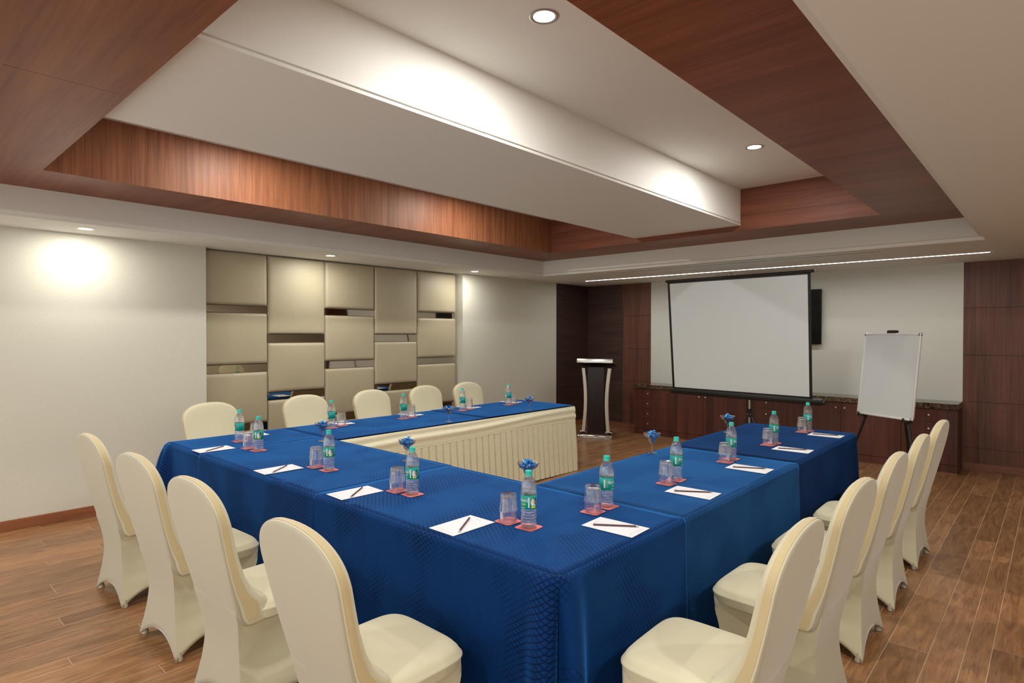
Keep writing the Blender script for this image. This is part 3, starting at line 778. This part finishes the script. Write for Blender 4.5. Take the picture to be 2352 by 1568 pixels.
    def rr(a, w, ya_, yb_, n=5.):
        c, s_ = math.cos(a), math.sin(a); cyy = (ya_+yb_)/2; h = (yb_-ya_)/2
        taper = 1-.03*max(0, -s_)
        return (math.copysign(abs(c)**(2/n), c)*w*taper, cyy+math.copysign(abs(s_)**(2/n), s_)*h)
    m = MB(); nn = 72; vs = []; fs = []
    prof = [(-.004, .418), (0, .432), (.001, .446), (.0045, .4545), (.0045, .4585), (-.001, .463), (-.006, .474), (-.016, .4845), (-.032, .4905), (-.06, .4945), (-.10, .4975), (-.16, .500), (-.2195, .501)]
    for (ins, z) in prof:
        k = 1+ins/.222
        for i in range(nn):
            a = 2*PI*i/nn; x, y = rr(a, xs*k, (y0+y1)/2-(y1-y0)/2*k, (y0+y1)/2+(y1-y0)/2*k, 5.2 if k > .6 else 4)
            vs.append((x, y, z))
    for k in range(len(prof)-1):
        for i in range(nn): fs.append((k*nn+i, k*nn+(i+1) % nn, (k+1)*nn+(i+1) % nn, (k+1)*nn+i))
    fs.append([(len(prof)-1)*nn+i for i in range(nn)]); m.add(vs, fs); m.obj('seat', 'cover', t, ang=70)
    # ---- stretched skirt
    feet = [(-.235, -.215), (.235, -.215), (.215, .215), (-.215, .215)]
    topc = [(-.208, -.234), (.208, -.234), (.216, .235), (-.216, .235)]
    midc = [(-.163, -.186), (.163, -.186), (.192, .190), (-.192, .190)]
    archs = [.085, .075, .10, .075]
    XR_ = [(0, .236), (.05, .222), (.10, .204), (.18, .179), (.26, .164), (.32, .165), (.38, .180), (.45, .199), (.52, .204), (.66, .195)]
    def corner(i, z, zt):
        if i < 2:
            return ((-1, 1)[i]*interp(XR_, z), rear(z)+lerp(-.0045, .012, sm((z-.478)/.04)))
        f = max(0, min(1, z/zt)); A, B, C_ = feet[i], midc[i], topc[i]
        zm = .60
        if f < zm:
            q = f/zm; e = 1-(1-q)**1.9
            return (lerp(A[0], B[0], e), lerp(A[1], B[1], e))
        q = (f-zm)/(1-zm); e = q**1.7
        return (lerp(B[0], C_[0], e), lerp(B[1], C_[1], e))
    nsd, nv = 18, 22
    m = MB(); vs = []; fs = []
    for side in range(4):
        j = (side+1) % 4
        for k in range(nsd):
            s = k/nsd
            # top height: behind the back it starts higher
            ztop = .64 if side == 0 else (.442+.198*(1-sm(s/.13)) if side == 1 else (.442 if side == 2 else .442+.198*(1-sm((1-s)/.13))))
            zh = .004+archs[side]*(1-abs(2*s-1)**2.3)
            for v in range(nv+1):
                tt = v/nv; z = lerp(ztop, zh, tt)
                A = corner(side, z, ztop); B = corner(j, z, ztop)
                x = lerp(A[0], B[0], s); y = lerp(A[1], B[1], s)
                bow = math.sin(PI*s)*(.022*math.sin(PI*min(1, tt*1.1))+.012*tt)
                nx, ny = [(0, 1), (-1, 0), (0, -1), (1, 0)][side]
                if side == 0: bow *= min(1, tt*1.2)*.6
                x += nx*bow*(.35 if side == 0 else 1); y += ny*bow*(.35 if side == 0 else 1)
                if side != 0:
                    # follow the rounded seat at the very top
                    w = 1-sm(tt*3.2)
                    # nearest point on the rounded seat outline
                    px_, py_ = x, y
                    ex = min(1, abs(px_)/.2205); ey = min(1, abs(py_-.0375)/.203)
                    q = (ex**5.2+ey**5.2)**(1/5.2)
                    if q > 1: px_ /= q; py_ = .0375+(py_-.0375)/q
                    if not (side in (1, 3) and y < -.1): x = lerp(x, px_, w); y = lerp(y, py_, w)
                vs.append((x, y, z))
    R_ = nsd*4; b = nv+1
    for i in range(R_):
        for v in range(nv): fs.append((i*b+v, i*b+v+1, ((i+1) % R_)*b+v+1, ((i+1) % R_)*b+v))
    m.add(vs, fs)
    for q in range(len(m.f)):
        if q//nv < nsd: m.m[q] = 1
    sk = m.obj('stretch_skirt', ['cover', 'covershade'], t, ang=50)
    bm = bmesh.new(); bm.from_mesh(sk.data); bmesh.ops.recalc_face_normals(bm, faces=bm.faces[:]); bm.to_mesh(sk.data); bm.free()
    md = sk.modifiers.new('thick', 'SOLIDIFY'); md.thickness = .003; md.offset = -1
    for i, (x, y) in enumerate(feet):
        m = MB(); sx, sy = (1 if x > 0 else -1), (1 if y > 0 else -1)
        m.lathe([(.0001, .0005), (.013, .0005), (.0165, .004), (.016, .014), (.012, .028), (.006, .045)], 16, (x-sx*.019, y-sy*.019, 0)); m.obj('foot_pocket', 'covershade' if y < 0 else 'cover', t)
    return t
chair = make_chair()
CG = 'cream covered banquet chairs around the conference table'
CH = 'cream covered chair'
east = ['nearest of the five along the right table arm', 'second nearest of the five along the right table arm', 'middle of the five along the right table arm', 'second farthest of the five along the right table arm', 'farthest along the right table arm, by the drawer cabinet']
for lab, y, j, dx in zip(east, (2.0, 2.77, 3.515, 4.255, 5.085), (1.5, -1, 0, 1, -1), (0, 0, 0, 0, 0)):
    place(chair, USED, (-.905+dx, y, 0), PI/2+math.radians(j), f'{CH}, {lab}', 'chair', CG)
south = [('leftmost of the near row, closest to the plain wall', -4.246, 2), ('second from left in the near row, with a whitish back', -3.392, 3), ('third from left in the near row, close to the camera', -2.645, 2), ('rightmost of the near row, largest at the bottom centre', -1.77, 0)]
for lab, x, j in south:
    place(chair, USED, (x, 1.245, 0), math.radians(j), f'{CH}, {lab}', 'chair', CG)
west = ['leftmost of the five by the padded wall, facing the camera', 'second from left by the padded wall, facing the camera', 'middle of the five by the padded wall, facing the camera', 'second from right by the padded wall, facing the camera', 'rightmost by the padded wall, facing the camera']
for lab, y, j in zip(west, (2.20, 3.125, 3.945, 4.715, 5.415), (1, -1, 2, 0, -2)):
    w_ = place(chair, USED, (-5.435, y, 0), -PI/2+math.radians(j), f'{CH}, {lab}', 'chair', CG)
    w_.scale = (1, 1, .966)

# ------------------------------------------------------------------ tableware
def text_mesh(body, size):
    cu = bpy.data.curves.new('lettering', 'FONT'); cu.body = body; cu.size = size; cu.align_x = 'CENTER'; cu.align_y = 'CENTER'; cu.resolution_u = 3
    ob = bpy.data.objects.new('lettering', cu); COL.objects.link(ob)
    bpy.context.view_layer.update()
    me = bpy.data.meshes.new_from_object(ob.evaluated_get(bpy.context.evaluated_depsgraph_get()))
    bm = bmesh.new(); bm.from_mesh(me); bmesh.ops.triangulate(bm, faces=bm.faces[:])
    vs = [v.co[:] for v in bm.verts]; bm.verts.index_update(); fs = [[v.index for v in f.verts] for f in bm.faces]
    bm.free(); bpy.data.objects.remove(ob); bpy.data.curves.remove(cu); bpy.data.meshes.remove(me)
    return vs, fs
def make_bottle():
    t = empty('water_bottle'); r = .0345
    prof = [(.0001, .004), (.018, .001), (.027, .001), (.032, .006), (.0345, .014)]
    z = .018
    for k in range(5):
        prof += [(.0348, z), (.0338, z+.005), (.0335, z+.0065), (.0342, z+.010)]; z += .0125
    prof += [(.0345, .082), (.0338, .084), (.0338, .144), (.0348, .146), (.0350, .154), (.0345, .166), (.0330, .180), (.0300, .194), (.0250, .206), (.0195, .214), (.0150, .219), (.0140, .223), (.0140, .226)]
    def rf(a, z):
        if z < .08: return 1+.012*math.cos(a*5+z*120)
        if .15 < z < .21: return 1+.018*math.cos(a*6+z*60)
        return 1
    m = MB(); m.lathe(prof, 40, rf=rf); m.obj('bottle_body', 'pet', t, ang=60)
    m = MB(); m.lathe([(.0001, .246), (.0135, .246), (.0155, .2445), (.0158, .242), (.0158, .2265), (.0165, .2255), (.0165, .2225), (.0150, .2225)], 30, rf=lambda a, z: 1+(.02*math.cos(a*24) if .227 < z < .2425 else 0)); m.obj('cap', 'cap', t, ang=50)
    R = .0350; m = MB()
    m.lathe([(R-.0008, .0835), (R, .084), (R, .144), (R-.0008, .1445)], 48)
    def wrap(vs, fs, ang, zc, mi, dr=.0003):
        out = []
        for p in vs: a = ang+p[0]/R; out.append(((R+dr)*math.cos(a), (R+dr)*math.sin(a), zc+p[1]))
        m.add(out, fs, mi)
    def patch(w, h, ang, zc, mi, dr=.0003, n=8, shape=None):
        vs = []; fs = []
        for i in range(n+1):
            for j in (0, 1):
                x = -w/2+w*i/n; yy = (-h/2, h/2)[j]
                if shape: yy *= shape(i/n)
                vs.append((x, yy))
        for i in range(n): fs.append((2*i, 2*i+2, 2*i+3, 2*i+1))
        wrap(vs, fs, ang, zc, mi, dr)
    vs, fs = text_mesh('Bisleri', .021); wrap(vs, fs, 0, .122, 1)
    vs, fs = text_mesh('500', .0125); wrap([(p[0]*1.25+.004, p[1]) for p in vs], fs, 0, .1045, 2)
    patch(.026, .0012, .05, .0915, 1); patch(.018, .0009, .05, .0885, 1)
    patch(.0055, .044, .86, .114, 1); patch(.0065, .040, -1.25, .116, 1)
    for k in range(5): patch(.010, .0009, -.92, .100+.007*k, 1)
    patch(.030, .044, 1.52, .113, 1, .0003, 14, lambda q: max(.05, math.sin(PI*q)**.6*(.75+.25*math.sin(q*9))))
    patch(.011, .018, 1.60, .118, 3, .0006, 10, lambda q: math.sin(PI*q)**.5)
    patch(.010, .034, 1.76, .118, 4, .0005, 10, lambda q: math.sin(PI*q)**.5)
    patch(.022, .008, 1.45, .0935, 2, .0006, 10, lambda q: .6+.4*math.sin(PI*q))
    lb = m.obj('label', ['teal', 'white', 'yellow', 'skinprint', 'hairprint'], t, ang=60)
    lb['label'] = 'teal wrap label with white lettering and a portrait'
    return t
def make_tumbler():
    t = bpy.data.objects.new('glass_tumbler', None); m = MB()
    def rf(a, z): return 1+(.11*abs(math.cos(a*5.5))**.6-.08)*min(1, max(0, z-.044)/.008) if z > .044 else 1
    out = [(.0395, .0), (.0408, .002), (.0412, .02), (.0412, .043), (.0428, .0475), (.0424, .052), (.0400, .064), (.0378, .085), (.0356, .108), (.0348, .119), (.0325, .1245), (.0001, .123)]
    inn = [(.0395, 0), (.0390, .002), (.0390, .043), (.0380, .055), (.0350, .080), (.0325, .103), (.0290, .108), (.0001, .1085)]
    m.lathe(out, 110, rf=rf); m.lathe(inn, 44, rf=lambda a, z: 1)
    bpy.data.objects.remove(t)
    return m.obj('glass_tumbler', 'glass', ang=50)
def make_coaster():
    m = MB(); n = 48; w = .0475; vs = []
    for z in (0, .0010):
        for i in range(n):
            a = 2*PI*i/n; c, s_ = math.cos(a), math.sin(a)
            vs.append((math.copysign(abs(c)**(2/7), c)*w, math.copysign(abs(s_)**(2/7), s_)*w, z))
    fs = [list(range(n, 2*n)), list(range(n))[::-1]]+[(i, (i+1) % n, n+(i+1) % n, n+i) for i in range(n)]
    m.add(vs, fs)
    for r0, r1 in ((.040, .0412),):
        vs = []; fs = []
        for i in range(40):
            a = 2*PI*i/40; vs += [(r0*math.cos(a), r0*math.sin(a), 0.0013), (r1*math.cos(a), r1*math.sin(a), 0.0013)]
        for i in range(40): fs.append((2*i, 2*i+1, (2*i+3) % 80, (2*i+2) % 80))
        m.add(vs, fs, 1)
    for k in range(4):
        y = -.016+.010*k; L_ = .022+.004*((k*7) % 3)
        for q in range(6):
            x = -L_+2*L_*q/6; m.add([(x, y+.002*math.sin(q*2.+k), 0.0013), (x+L_/4, y+.002*math.sin(q*2.+1+k), 0.0013), (x+L_/4, y+.0025+.002*math.sin(q*2.+1+k), 0.0013), (x, y+.0025+.002*math.sin(q*2.+k), 0.0013)], [(0, 1, 2, 3)], 1)
    return m.obj('coaster', ['coaster', 'coasterprint'], ang=30)
def make_pad():
    # long side along local y; header at +y, address lines at -y
    m = MB(); w, h = .078, .124; m.box(-w, w, -h, h, 0, .0022, .0004, seg=1)
    z = .0024
    for k in range(6): m.add([(-.018+k*.0062, h-.028, z), (-.0135+k*.0062, h-.028, z), (-.0135+k*.0062, h-.0235, z), (-.018+k*.0062, h-.0235, z)], [(0, 1, 2, 3)], 1)
    for (yy, L_) in ((-h+.022, .060), (-h+.016, .060), (-h+.028, .022)): m.add([(-.06, yy, z), (-.06+2*L_, yy, z), (-.06+2*L_, yy+.0009, z), (-.06, yy+.0009, z)], [(0, 1, 2, 3)], 1)
    return m.obj('notepad', ['paper', 'greyprint'], ang=30)
def make_pencil():
    t = empty('pencil'); r = .0038
    m = MB(); m.tube([(0, -.098, r), (0, .086, r)], r, 6); m.obj('shaft', 'pencil', t, ang=20)
    m = MB(); m.tube([(0, .086, r), (0, .095, r), (0, .0995, r)], [r*.98, r*.5, .0004], 10); m.obj('tip', 'steel', t)
    return t
def make_margarita():
    t = empty('margarita_glass')
    prof = [(.0001, .002), (.020, .0015), (.033, .0008), (.0345, .0018), (.020, .004), (.008, .007), (.0045, .013), (.0038, .03), (.0038, .058), (.005, .066), (.012, .073), (.020, .081), (.0255, .091), (.0275, .101), (.030, .106), (.042, .111), (.053, .121), (.0595, .137), (.0605, .142)]
    inn = [(.0600, .1422), (.0585, .138), (.052, .1225), (.041, .113), (.0285, .108), (.0255, .101), (.0235, .092), (.018, .083), (.010, .076), (.0001, .073)]
    m = MB(); m.lathe(prof[:11], 32); m.obj('stem', 'glass', t, ang=60)
    m = MB(); m.lathe(prof[10:]+inn, 40); m.obj('bowl', 'glass', t, ang=60)
    return t
def candy_mesh(seed):
    rnd = random.Random(seed); m = MB(); n = 10
    def P(u, v):
        a = v*2*PI; x = (u-.5)*2
        r = .0085*math.sqrt(max(0, 1-(x/.62)**2))**.7 if abs(x) < .6 else .0018+.010*(abs(x)-.6)/.4*(1.0+.35*math.cos(a*5))
        r *= 1+.12*math.sin(a*3+seed+x*5)
        return (x*.021, r*math.cos(a), r*math.sin(a)*(.35 if abs(x) > .7 else 1))
    m.grid(P, 14, n, cv=True); me = m.mesh('wrapped_candy', ['foil'], ang=40); return me
bottle, tumbler, coaster, pad, pencil, marg = make_bottle(), make_tumbler(), make_coaster(), make_pad(), make_pencil(), make_margarita()
CM = [candy_mesh(k) for k in range(3)]
def pos_label(side, k):
    if side == 'S': return ['at the first near place from the plain wall', 'at the second near place from the left', 'at the third near place from the left', 'at the near place left of the table corner'][k]
    if side == 'E': return ['at the nearest place of the right table arm', 'at the second nearest place of the right arm', 'at the middle place of the right table arm', 'at the second farthest place of the right arm', 'at the farthest place of the right table arm'][k]
    return ['at the leftmost place by the padded wall', 'at the second place from left by the padded wall', 'at the middle place by the padded wall', 'at the fourth place from left by the padded wall', 'at the farthest place of the left arm'][k]
# side, bottle xy, glass xy, pad centre xy, pad rotation, pencil offset and rotation
SET = [
 ('S', (-4.254, 1.957), (-4.385, 1.946), (-4.535, 1.757), 0, -148), ('S', (-3.321, 1.968), (-3.462, 1.962), (-3.562, 1.766), -1, -142),
 ('S', (-2.488, 1.959), (-2.600, 1.946), (-2.733, 1.774), -2, -141), ('S', (-1.691, 1.966), (-1.809, 1.963), (-1.920, 1.787), 0, -147),
 ('E', (-1.618, 2.462), (-1.614, 2.339), (-1.414, 2.220), 92, -55), ('E', (-1.624, 3.194), (-1.622, 3.072), (-1.424, 2.990), 92, -56),
 ('E', (-1.625, 3.985), (-1.615, 3.860), (-1.420, 3.766), 91, -62), ('E', (-1.614, 4.775), (-1.616, 4.655), (-1.418, 4.587), 92, -68), ('E', (-1.608, 5.600), (-1.617, 5.480), (-1.420, 5.437), 91, -74),
 ('W', (-4.729, 2.025), (-4.76, 2.165), (-4.98, 2.25), -90, -62), ('W', (-4.806, 2.875), (-4.845, 3.000), (-5.000, 3.09), -91, -60),
 ('W', (-4.807, 3.672), (-4.825, 3.790), (-5.000, 3.915), -90, -62), ('W', (-4.826, 4.490), (-4.853, 4.618), (-5.000, 4.755), -89, -62), ('W', (-4.816, 5.225), (-4.852, 5.355), (-5.000, 5.475), -90, -62)]
cnt = {'S': 0, 'E': 0, 'W': 0}
TX = {'S': -PI/2-.22, 'E': 0, 'W': PI}
LIFT = {'S': .001, 'E': .001, 'W': .003}
for k, (sd, bp_, gp, pp, pr_, pe) in enumerate(SET):
    q = cnt[sd]; cnt[sd] += 1; where = pos_label(sd, q)
    z = T+.0035
    if sd == 'S' and bp_[0] > -2.9: z = T+.0055
    if sd == 'E' and q == 0: z = T+.0055
    if sd == 'E' and q >= 3: z = T+.006
    if sd == 'W': z = T+.0045 if q < 3 else T+.0075
    j = random.uniform(-.06, .06)
    place(coaster, USED, (bp_[0], bp_[1], z), j+(0 if sd != 'E' else .02), f'red coaster under the bottle {where}', 'coaster', 'red square coasters')
    place(coaster, USED, (gp[0], gp[1], z+(.0014 if math.dist(bp_, gp) < .135 and abs(bp_[0]-gp[0]) > .0 else 0)), -j, f'red coaster under the glass {where}', 'coaster', 'red square coasters')
    gz = z+(.0014 if math.dist(bp_, gp) < .135 else 0)
    place(bottle, USED, (bp_[0], bp_[1], z+.0013), TX[sd]+random.uniform(-.08, .08), f'teal-capped water bottle {where}', 'bottle', 'water bottles on the conference table')
    place(tumbler, USED, (gp[0], gp[1], gz+.0014), random.uniform(0, 1), f'upturned glass tumbler {where}', 'glass', 'upturned glass tumblers')
    place(pad, USED, (pp[0], pp[1], z), math.radians(pr_), f'white notepad {where}', 'notepad', 'white notepads')
    off = {'S': (.012, .0), 'E': (.0, .005), 'W': (0, 0)}[sd]
    place(pencil, USED, (pp[0]+off[0], pp[1]+off[1], z+.0026), math.radians(pe), f'brown pencil {where}', 'pencil', 'brown pencils')
CAND = [((-4.255, 2.47), 'near the inner left table corner'), ((-4.312, 3.835), 'on the left arm, middle one by the skirted edge'), ((-4.30, 5.01), 'at the far end of the left arm'),
        ((-3.178, 2.462), 'behind the bottle of the third near place'), ((-2.127, 2.467), 'directly behind the bottle at the near table corner'), ((-2.116, 3.796), 'at the inner edge of the right arm, nearer one'), ((-2.080, 5.02), 'at the inner edge of the right arm, farther one')]
for (x, y), lab in CAND:
    z = T+.004+(.004 if y > 4.5 else 0)
    place(marg, USED, (x, y, z), 0, f'margarita glass of blue sweets {lab}', 'glass', 'margarita glasses of sweets')
    rnd = random.Random(int(x*100)+int(y*10))
    spots = [(.002, 0, .094), (.006, .005, .104), (-.008, -.004, .107)]+[(.030*math.cos(a+.3), .030*math.sin(a+.3), .125) for a in [2*PI*i/6 for i in range(6)]]+[(.012*math.cos(a), .012*math.sin(a), .127) for a in (0, 2.1, 4.2)]+[(.020*math.cos(a), .020*math.sin(a), .141) for a in (.9, 2.6, 4.4)]+[(0, .002, .152)]
    for (dx, dy, dz) in spots:
        o = bpy.data.objects.new('wrapped_candy', rnd.choice(CM)); COL.objects.link(o)
        o.location = (x+dx, y+dy, z+dz); o.rotation_euler = (rnd.uniform(-.5, .5), rnd.uniform(-.5, .5), rnd.uniform(0, 6))
        tag(o, f'blue wrapped sweet in the glass {lab}', 'sweet', f'sweets in the glass {lab}')

# ------------------------------------------------------------------ camera, world, view
H, yaw, pt, rl, f = 1.6, .7388, -.0113, 0.0013, 1376.28
F = Vector((-math.sin(yaw), math.cos(yaw), 0)); R = Vector((math.cos(yaw), math.sin(yaw), 0)); U = Vector((0, 0, 1))
F2 = F*math.cos(pt)+U*math.sin(pt); U2 = U*math.cos(pt)-F*math.sin(pt)
R3 = R*math.cos(rl)+U2*math.sin(rl); U3 = U2*math.cos(rl)-R*math.sin(rl)
cd = bpy.data.cameras.new('camera'); cam = bpy.data.objects.new('camera', cd); COL.objects.link(cam)
mw = Matrix(((R3.x, U3.x, -F2.x, 0), (R3.y, U3.y, -F2.y, 0), (R3.z, U3.z, -F2.z, H), (0, 0, 0, 1))); cam.matrix_world = mw
cd.lens = 36*f/2352; cd.sensor_width = 36; cd.clip_start = .02
SC.camera = cam
wd = bpy.data.worlds.new('world'); SC.world = wd; wd.use_nodes = True
wd.node_tree.nodes['Background'].inputs['Color'].default_value = (1, .99, .945, 1); wd.node_tree.nodes['Background'].inputs['Strength'].default_value = 1.15
vs_ = SC.view_settings; vs_.view_transform = 'Standard'; vs_.look = 'None'; vs_.gamma = 1; vs_.exposure = .32; vs_.use_curve_mapping = False
SC.cycles.transparent_max_bounces = 24; SC.cycles.max_bounces = 10; SC.cycles.diffuse_bounces = 5; SC.cycles.caustics_reflective = False; SC.cycles.caustics_refractive = False
SC.cycles.sample_clamp_indirect = 6
